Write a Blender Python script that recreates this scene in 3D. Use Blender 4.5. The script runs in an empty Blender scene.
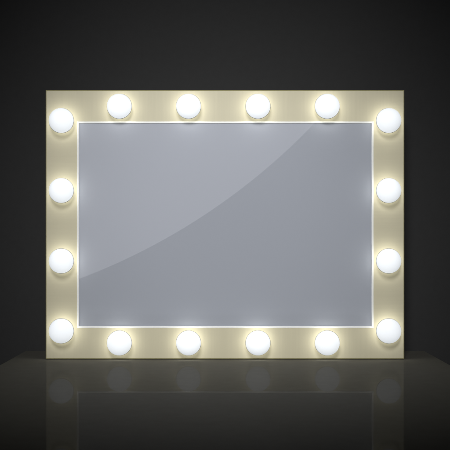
import bpy, bmesh, math
from mathutils import Vector

sc = bpy.context.scene
COL = sc.collection
S = 0.002507                 # metres per photo pixel on the mirror's front plane
D = 2.4                      # camera to mirror front
CX, BASE, HORIZON = 225.0, 359.5, 240.0
H = (BASE - HORIZON) * S     # camera height above the tabletop


def px(x, y):
    """photo pixel -> (x, z) on the mirror's front plane"""
    return (x - CX) * S, (BASE - y) * S


# ---------------------------------------------------------------- materials
def new_mat(name):
    m = bpy.data.materials.new(name)
    m.use_nodes = True
    nt = m.node_tree
    b = nt.nodes['Principled BSDF']
    return m, nt, b


def link(nt, a, b):
    nt.links.new(a, b)


def noise_bump(nt, scale, strength, dist=0.001, detail=4, stretch=(1, 1, 1)):
    tc = nt.nodes.new('ShaderNodeTexCoord')
    mp = nt.nodes.new('ShaderNodeMapping')
    mp.inputs['Scale'].default_value = stretch
    nz = nt.nodes.new('ShaderNodeTexNoise')
    nz.inputs['Scale'].default_value = scale
    nz.inputs['Detail'].default_value = detail
    bp = nt.nodes.new('ShaderNodeBump')
    bp.inputs['Strength'].default_value = strength
    bp.inputs['Distance'].default_value = dist
    link(nt, tc.outputs['Object'], mp.inputs['Vector'])
    link(nt, mp.outputs['Vector'], nz.inputs['Vector'])
    link(nt, nz.outputs['Fac'], bp.inputs['Height'])
    return nz, bp


def tint_noise(nt, nz, a, b, socket):
    r = nt.nodes.new('ShaderNodeValToRGB')
    r.color_ramp.elements[0].position = 0.3
    r.color_ramp.elements[1].position = 0.7
    r.color_ramp.elements[0].color = (*a, 1)
    r.color_ramp.elements[1].color = (*b, 1)
    link(nt, nz.outputs['Fac'], r.inputs['Fac'])
    link(nt, r.outputs['Color'], socket)


def scl(c, k):
    return tuple(v * k for v in c)


# cream satin-brushed finish of the frame; the grain runs across each rail
FR = (0.61, 0.563, 0.408)


def frame_mat(name, stretch):
    m, nt, b = new_mat(name)
    nz, bp = noise_bump(nt, 160, 0.06, 0.0003, 4, stretch)
    tint_noise(nt, nz, scl(FR, 0.98), scl(FR, 1.02), b.inputs['Base Color'])
    link(nt, bp.outputs['Normal'], b.inputs['Normal'])
    b.inputs['Roughness'].default_value = 0.45
    b.inputs['Specular IOR Level'].default_value = 0.2
    return m


M_rail = frame_mat('cream_satin_rail', (1.0, 0.03, 0.03))
M_stile = frame_mat('cream_satin_stile', (0.03, 0.03, 1.0))

# olive-gold edge line of the frame
M_edge, nt, b = new_mat('olive_gold_edge')
b.inputs['Base Color'].default_value = (0.48, 0.44, 0.22, 1)
b.inputs['Roughness'].default_value = 0.35
b.inputs['Metallic'].default_value = 0.3

# white bead round the glass
M_trim, nt, b = new_mat('white_enamel')
b.inputs['Base Color'].default_value = (0.92, 0.92, 0.90, 1)
b.inputs['Roughness'].default_value = 0.35
b.inputs['Specular IOR Level'].default_value = 0.3

# silvered glass with a painted grey haze for its grey reflection and bulb glow
M_glass, nt, b = new_mat('silvered_glass')
nt.nodes.remove(b)
out = nt.nodes['Material Output']
g = nt.nodes.new('ShaderNodeBsdfGlossy')
g.inputs['Color'].default_value = (0.84, 0.87, 0.91, 1)
g.inputs['Roughness'].default_value = 0.0
d = nt.nodes.new('ShaderNodeBsdfDiffuse')
d.inputs['Color'].default_value = (0.69, 0.725, 0.815, 1)
mx = nt.nodes.new('ShaderNodeMixShader')
mx.inputs['Fac'].default_value = 0.535
link(nt, g.outputs[0], mx.inputs[1])
link(nt, d.outputs[0], mx.inputs[2])
link(nt, mx.outputs[0], out.inputs['Surface'])

# lit bulbs: cool opal front, brighter rear shell added to throw the halo on the frame
M_bulb, nt, b = new_mat('lit_opal_glass')
b.inputs['Base Color'].default_value = (0.78, 0.78, 0.78, 1)
b.inputs['Roughness'].default_value = 0.3
b.inputs['Specular IOR Level'].default_value = 0.08
b.inputs['Emission Color'].default_value = (0.90, 0.95, 1.0, 1)
b.inputs['Emission Strength'].default_value = 0.65

M_rear, nt, b = new_mat('halo_shell_glow')
b.inputs['Base Color'].default_value = (0.8, 0.8, 0.75, 1)
b.inputs['Emission Color'].default_value = (0.99, 1.0, 0.95, 1)
b.inputs['Emission Strength'].default_value = 2.4

M_socket, nt, b = new_mat('grey_socket_and_edge_shade')  # socket grey, also used for the ring that draws edge shade
b.inputs['Base Color'].default_value = (0.40, 0.385, 0.34, 1)
b.inputs['Roughness'].default_value = 0.4

M_back, nt, b = new_mat('black_backboard')
b.inputs['Base Color'].default_value = (0.02, 0.02, 0.02, 1)
b.inputs['Roughness'].default_value = 0.7

# black tabletop, a thin polish over a dark olive-grey lacquer
M_table, nt, b = new_mat('black_polished_lacquer')
out = nt.nodes['Material Output']
TB = (0.122, 0.117, 0.101)
nz, bp = noise_bump(nt, 35, 0.02, 0.0003, 5)
tint_noise(nt, nz, scl(TB, 0.96), scl(TB, 1.04), b.inputs['Base Color'])
b.inputs['Roughness'].default_value = 1.0
b.inputs['Specular IOR Level'].default_value = 0.0
g = nt.nodes.new('ShaderNodeBsdfGlossy')
g.inputs['Color'].default_value = (1, 1, 1, 1)
g.inputs['Roughness'].default_value = 0.012
mx = nt.nodes.new('ShaderNodeMixShader')
fz = nt.nodes.new('ShaderNodeFresnel')
fz.inputs['IOR'].default_value = 1.03
fm = nt.nodes.new('ShaderNodeMath')
fm.operation = 'MULTIPLY'
fm.inputs[1].default_value = 0.30
link(nt, fz.outputs[0], fm.inputs[0])
link(nt, fm.outputs[0], mx.inputs['Fac'])
link(nt, b.outputs[0], mx.inputs[1])
link(nt, g.outputs[0], mx.inputs[2])
link(nt, mx.outputs[0], out.inputs['Surface'])

# black painted wall
M_wall, nt, b = new_mat('black_wall_paint')
WL = (0.045, 0.045, 0.045)
nz, bp = noise_bump(nt, 60, 0.05, 0.001, 6)
tint_noise(nt, nz, scl(WL, 0.97), scl(WL, 1.03), b.inputs['Base Color'])
b.inputs['Roughness'].default_value = 0.9
b.inputs['Specular IOR Level'].default_value = 0.0


# ---------------------------------------------------------------- mesh helpers
def build(name, bm, mats, parent=None, smooth=False, loc=(0, 0, 0)):
    bmesh.ops.recalc_face_normals(bm, faces=bm.faces)
    me = bpy.data.meshes.new(name)
    bm.to_mesh(me)
    bm.free()
    for m in mats if isinstance(mats, (list, tuple)) else [mats]:
        me.materials.append(m)
    if smooth:
        for p in me.polygons:
            p.use_smooth = True
    o = bpy.data.objects.new(name, me)
    COL.objects.link(o)
    o.location = loc
    if parent:
        o.parent = parent
    return o


def ring_sweep(outer, profile, closed=True, mat_of=None):
    """sweep a profile of (inset, y) round a rectangle outer=(x0,z0,x1,z1)"""
    x0, z0, x1, z1 = outer
    bm = bmesh.new()
    loops = []
    for ins, y in profile:
        loops.append([bm.verts.new(p) for p in (
            (x0 + ins, y, z0 + ins), (x1 - ins, y, z0 + ins),
            (x1 - ins, y, z1 - ins), (x0 + ins, y, z1 - ins))])
    n = len(loops)
    for i in range(n if closed else n - 1):
        a, b_ = loops[i], loops[(i + 1) % n]
        for k in range(4):
            f = bm.faces.new((a[k], a[(k + 1) % 4], b_[(k + 1) % 4], b_[k]))
            if mat_of:
                f.material_index = mat_of(i, k)
    return bm


def lathe(profile, seg=64):
    """profile of (radius, y) turned round the y axis"""
    bm = bmesh.new()
    rings = []
    for r, y in profile:
        if r < 1e-6:
            rings.append([bm.verts.new((0, y, 0))])
        else:
            rings.append([bm.verts.new((r * math.cos(2 * math.pi * k / seg), y,
                                        r * math.sin(2 * math.pi * k / seg))) for k in range(seg)])
    for a, b_ in zip(rings, rings[1:]):
        for k in range(seg):
            k2 = (k + 1) % seg
            if len(a) == 1:
                bm.faces.new((a[0], b_[k], b_[k2]))
            elif len(b_) == 1:
                bm.faces.new((a[k], a[k2], b_[0]))
            else:
                bm.faces.new((a[k], a[k2], b_[k2], b_[k]))
    return bm


# ---------------------------------------------------------------- the mirror
FX0, FZ1 = px(45.5, 90)
FX1, FZ0 = px(404.5, BASE)
OX0, OZ1 = px(77.0, 121.5)      # opening, at the outside of the white bead
OX1, OZ0 = px(373.5, 328.0)
TH = 0.042                      # thickness of the frame
SIDE = OX0 - FX0

mirror = bpy.data.objects.new('vanity_mirror', None)
COL.objects.link(mirror)
mirror.empty_display_size = 0.1
mirror['label'] = 'cream framed vanity mirror ringed by lit round bulbs, standing on the black table'
mirror['category'] = 'mirror'

Z0 = 0.0008
frame_bm = ring_sweep((FX0, FZ0 + Z0, FX1, FZ1),
                      [(0.0, TH), (0.0, 0.0022), (0.0006, 0.0009), (0.0024, 0.0),
                       (SIDE - 0.0006, 0.0), (SIDE + 0.0004, 0.0008), (SIDE + 0.0004, TH)],
                      mat_of=lambda i, k: 2 if i in (1, 2) else k % 2)
frame = build('frame', frame_bm, [M_rail, M_stile, M_edge], mirror)

TW = 0.0048                     # white bead
trim_bm = ring_sweep((OX0, OZ0, OX1, OZ1),
                     [(0.0, 0.006), (0.0, -0.0012), (0.0003, -0.0018), (0.0009, -0.0021),
                      (TW - 0.0009, -0.0021), (TW - 0.0003, -0.0018), (TW, -0.0012), (TW, 0.006)])
build('inner_trim', trim_bm, M_trim, frame)

# glass: flat plate
GX0, GZ0, GX1, GZ1 = OX0 + TW - 0.0004, OZ0 + TW - 0.0004, OX1 - TW + 0.0004, OZ1 - TW + 0.0004
BEV = 0.0085
glass_bm = ring_sweep((GX0, GZ0, GX1, GZ1),
                      [(0.0, 0.0095), (0.0, 0.0008),
                       (BEV * 0.5, 0.0008), (BEV, 0.0008)], closed=False)
glass_bm.verts.ensure_lookup_table()
glass_bm.faces.new(glass_bm.verts[12:16])
glass_bm.faces.new(glass_bm.verts[0:4])
build('mirror_glass', glass_bm, M_glass, mirror)

bb = bmesh.new()
bmesh.ops.create_cube(bb, size=1.0)
for v in bb.verts:
    v.co = Vector(((OX0 + OX1) / 2 + v.co.x * (OX1 - OX0 - 0.002), 0.026 + v.co.y * 0.012,
                   (OZ0 + OZ1) / 2 + v.co.z * (OZ1 - OZ0 - 0.002)))
build('back_panel', bb, M_back, mirror)

# bulbs: opal globes in low sockets
R = 0.0306
CYB = -0.0305
A_CUT = math.pi * 0.53
prof, rear = [(0.0, CYB - R * 0.95)], []
for k in range(1, 25):
    a = A_CUT * k / 24
    prof.append((R * math.sin(a), CYB - R * 0.95 * math.cos(a)))
for k in range(17):
    a = A_CUT + (math.pi * 0.90 - A_CUT) * k / 16
    rear.append((R * math.sin(a), CYB - R * 0.95 * math.cos(a)))
SPOTS = ([(61.2, y) for y in (120.5, 190.5, 261.0, 331.0)] + [(388.8, y) for y in (120.5, 190.5, 261.0, 331.0)] +
         [(x, 106.2) for x in (119.3, 188.5, 258.0, 327.3)] + [(x, 343.0) for x in (119.3, 188.5, 258.0, 327.3)])
bulb0 = build('light_bulb', lathe(prof), M_bulb, mirror, True)
rear0 = build('halo_shell', lathe(rear), M_rear, bulb0, True)  # glowing shell added behind the globe for the halo
shade_ring0 = build('shade_ring', lathe([(R * 0.99, CYB + 0.0014), (R + 0.0005, CYB + 0.0012), (R + 0.0008, CYB + 0.0018),
                           (R + 0.0006, CYB + 0.0030), (R * 0.985, CYB + 0.0034), (R * 0.985, CYB + 0.0014)]),
             M_socket, bulb0, True)  # grey ring added for the dark shade line at the bulb edge
sock0 = build('socket', lathe([(R * 0.46, -0.0002), (R * 0.46, -0.0022), (R * 0.34, -0.0026), (0.0, -0.0026)]),
              M_socket, bulb0, True)
for i, (x, y) in enumerate(SPOTS):
    bx, bz = px(x, y)
    k = 1 + CYB / D
    if i == 0:
        o = bulb0
    else:
        o = bulb0.copy(); COL.objects.link(o); o.parent = mirror
        for part in (rear0, shade_ring0, sock0):
            c = part.copy(); COL.objects.link(c); c.parent = o
    o.location = (bx * k, 0, H + (bz - H) * k)

# ---------------------------------------------------------------- the table
YB = D * ((BASE - HORIZON) / (351.0 - HORIZON) - 1)     # back edge behind the mirror front
HW = 200.0 * S * (D + YB) / D
YF = -1.45
tb = bmesh.new()
bmesh.ops.create_cube(tb, size=1.0)
for v in tb.verts:
    v.co = Vector((v.co.x * 2 * HW, (YB + YF) / 2 + v.co.y * (YB - YF), -0.02 + v.co.z * 0.04))
bmesh.ops.bevel(tb, geom=tb.edges[:], offset=0.0025, segments=3, profile=0.5, affect='EDGES')
table = build('dressing_table', tb, M_table)
table['label'] = 'polished black tabletop under the lighted mirror, with faint reflections'
table['category'] = 'table'

# ---------------------------------------------------------------- the wall
WY = YB + 0.03
wb = bmesh.new()
vs = [wb.verts.new(p) for p in ((-4, WY, -1.2), (4, WY, -1.2), (4, WY, 3.2), (-4, WY, 3.2))]
wb.faces.new(vs)
wall = build('wall', wb, M_wall)
wall['kind'] = 'structure'
wall['label'] = 'plain black wall behind the mirror and table'

# ---------------------------------------------------------------- light
def aim(o, target):
    o.rotation_euler = (Vector(target) - o.location).to_track_quat('-Z', 'Y').to_euler()


tx, tz = px(225, 212)
KD = 2.7
az, el = math.radians(-3), math.radians(22)
ld = bpy.data.lights.new('key_spot', 'SPOT')
ld.energy = 240
ld.color = (0.985, 0.99, 0.99)
ld.shadow_soft_size = 0.40
ld.spot_size = math.radians(31)
ld.spot_blend = 0.6
key = bpy.data.objects.new('key_spot', ld)
COL.objects.link(key)
key.location = (tx + KD * math.sin(az) * math.cos(el), -KD * math.cos(az) * math.cos(el), tz + KD * math.sin(el))
aim(key, (tx, 0, tz))

# unseen dim disc light added so its edge draws the curved gloss line
p1, p2, p3 = [Vector(px(*p)) for p in ((78, 279.3), (187, 226), (315.5, 122))]
def circum(a, b_, c):
    dd = 2 * (a.x * (b_.y - c.y) + b_.x * (c.y - a.y) + c.x * (a.y - b_.y))
    ux = (a.length_squared * (b_.y - c.y) + b_.length_squared * (c.y - a.y) + c.length_squared * (a.y - b_.y)) / dd
    uy = (a.length_squared * (c.x - b_.x) + b_.length_squared * (a.x - c.x) + c.length_squared * (b_.x - a.x)) / dd
    return Vector((ux, uy))
cc = circum(p1, p2, p3)
rad = (p1 - cc).length
YD = 2.9
kk = (D + YD) / D
al = bpy.data.lights.new('gloss_disc', 'AREA')
al.shape = 'DISK'
al.size = 2 * rad * kk
L_disc = 0.029
al.energy = L_disc * math.pi * math.pi * (rad * kk) ** 2
al.color = (1.0, 0.96, 1.0)
al.spread = math.radians(80)
disc = bpy.data.objects.new('gloss_disc', al)
COL.objects.link(disc)
disc.location = (cc.x * kk, -YD, H + (cc.y - H) * kk)
disc.rotation_euler = (math.radians(90), 0, 0)     # shines towards +y
print('disc', cc, rad, disc.location[:], al.size)

# surroundings: dim grey glow, made palest behind the camera for the mirror to reflect
w = bpy.data.worlds.new('World')
sc.world = w
w.use_nodes = True
nt = w.node_tree
bg = nt.nodes['Background']
tc = nt.nodes.new('ShaderNodeTexCoord')
sp = nt.nodes.new('ShaderNodeSeparateXYZ')
mr = nt.nodes.new('ShaderNodeMapRange')
mr.interpolation_type = 'SMOOTHSTEP'
mr.inputs['From Min'].default_value = -math.cos(math.radians(16))
mr.inputs['From Max'].default_value = -math.cos(math.radians(48))
mr.inputs['To Min'].default_value = 0.03
mr.inputs['To Max'].default_value = 0.004
cb = nt.nodes.new('ShaderNodeCombineColor')
link(nt, tc.outputs['Generated'], sp.inputs[0])
link(nt, sp.outputs['Y'], mr.inputs['Value'])
vm = nt.nodes.new('ShaderNodeVectorMath')
vm.operation = 'SCALE'
vm.inputs[0].default_value = (1.0, 1.04, 1.13)
link(nt, mr.outputs['Result'], vm.inputs['Scale'])
link(nt, vm.outputs['Vector'], bg.inputs['Color'])
bg.inputs['Strength'].default_value = 1.0

# ---------------------------------------------------------------- camera
cd = bpy.data.cameras.new('camera')
cam = bpy.data.objects.new('camera', cd)
COL.objects.link(cam)
cam.location = (0, -D, H)
cam.rotation_euler = (math.radians(90), 0, 0)
cd.sensor_width = 36
cd.lens = 36 * D / (450 * S)
cd.shift_y = (HORIZON - 225) / 450
cd.clip_end = 100
sc.camera = cam

vs_ = sc.view_settings
sc.display_settings.display_device = 'sRGB'
vs_.view_transform = 'Standard'
vs_.look = 'None'
vs_.exposure = 0
vs_.gamma = 1
vs_.use_curve_mapping = False
sc.render.engine = 'CYCLES'
sc.cycles.use_denoising = True
sc.cycles.max_bounces = 8
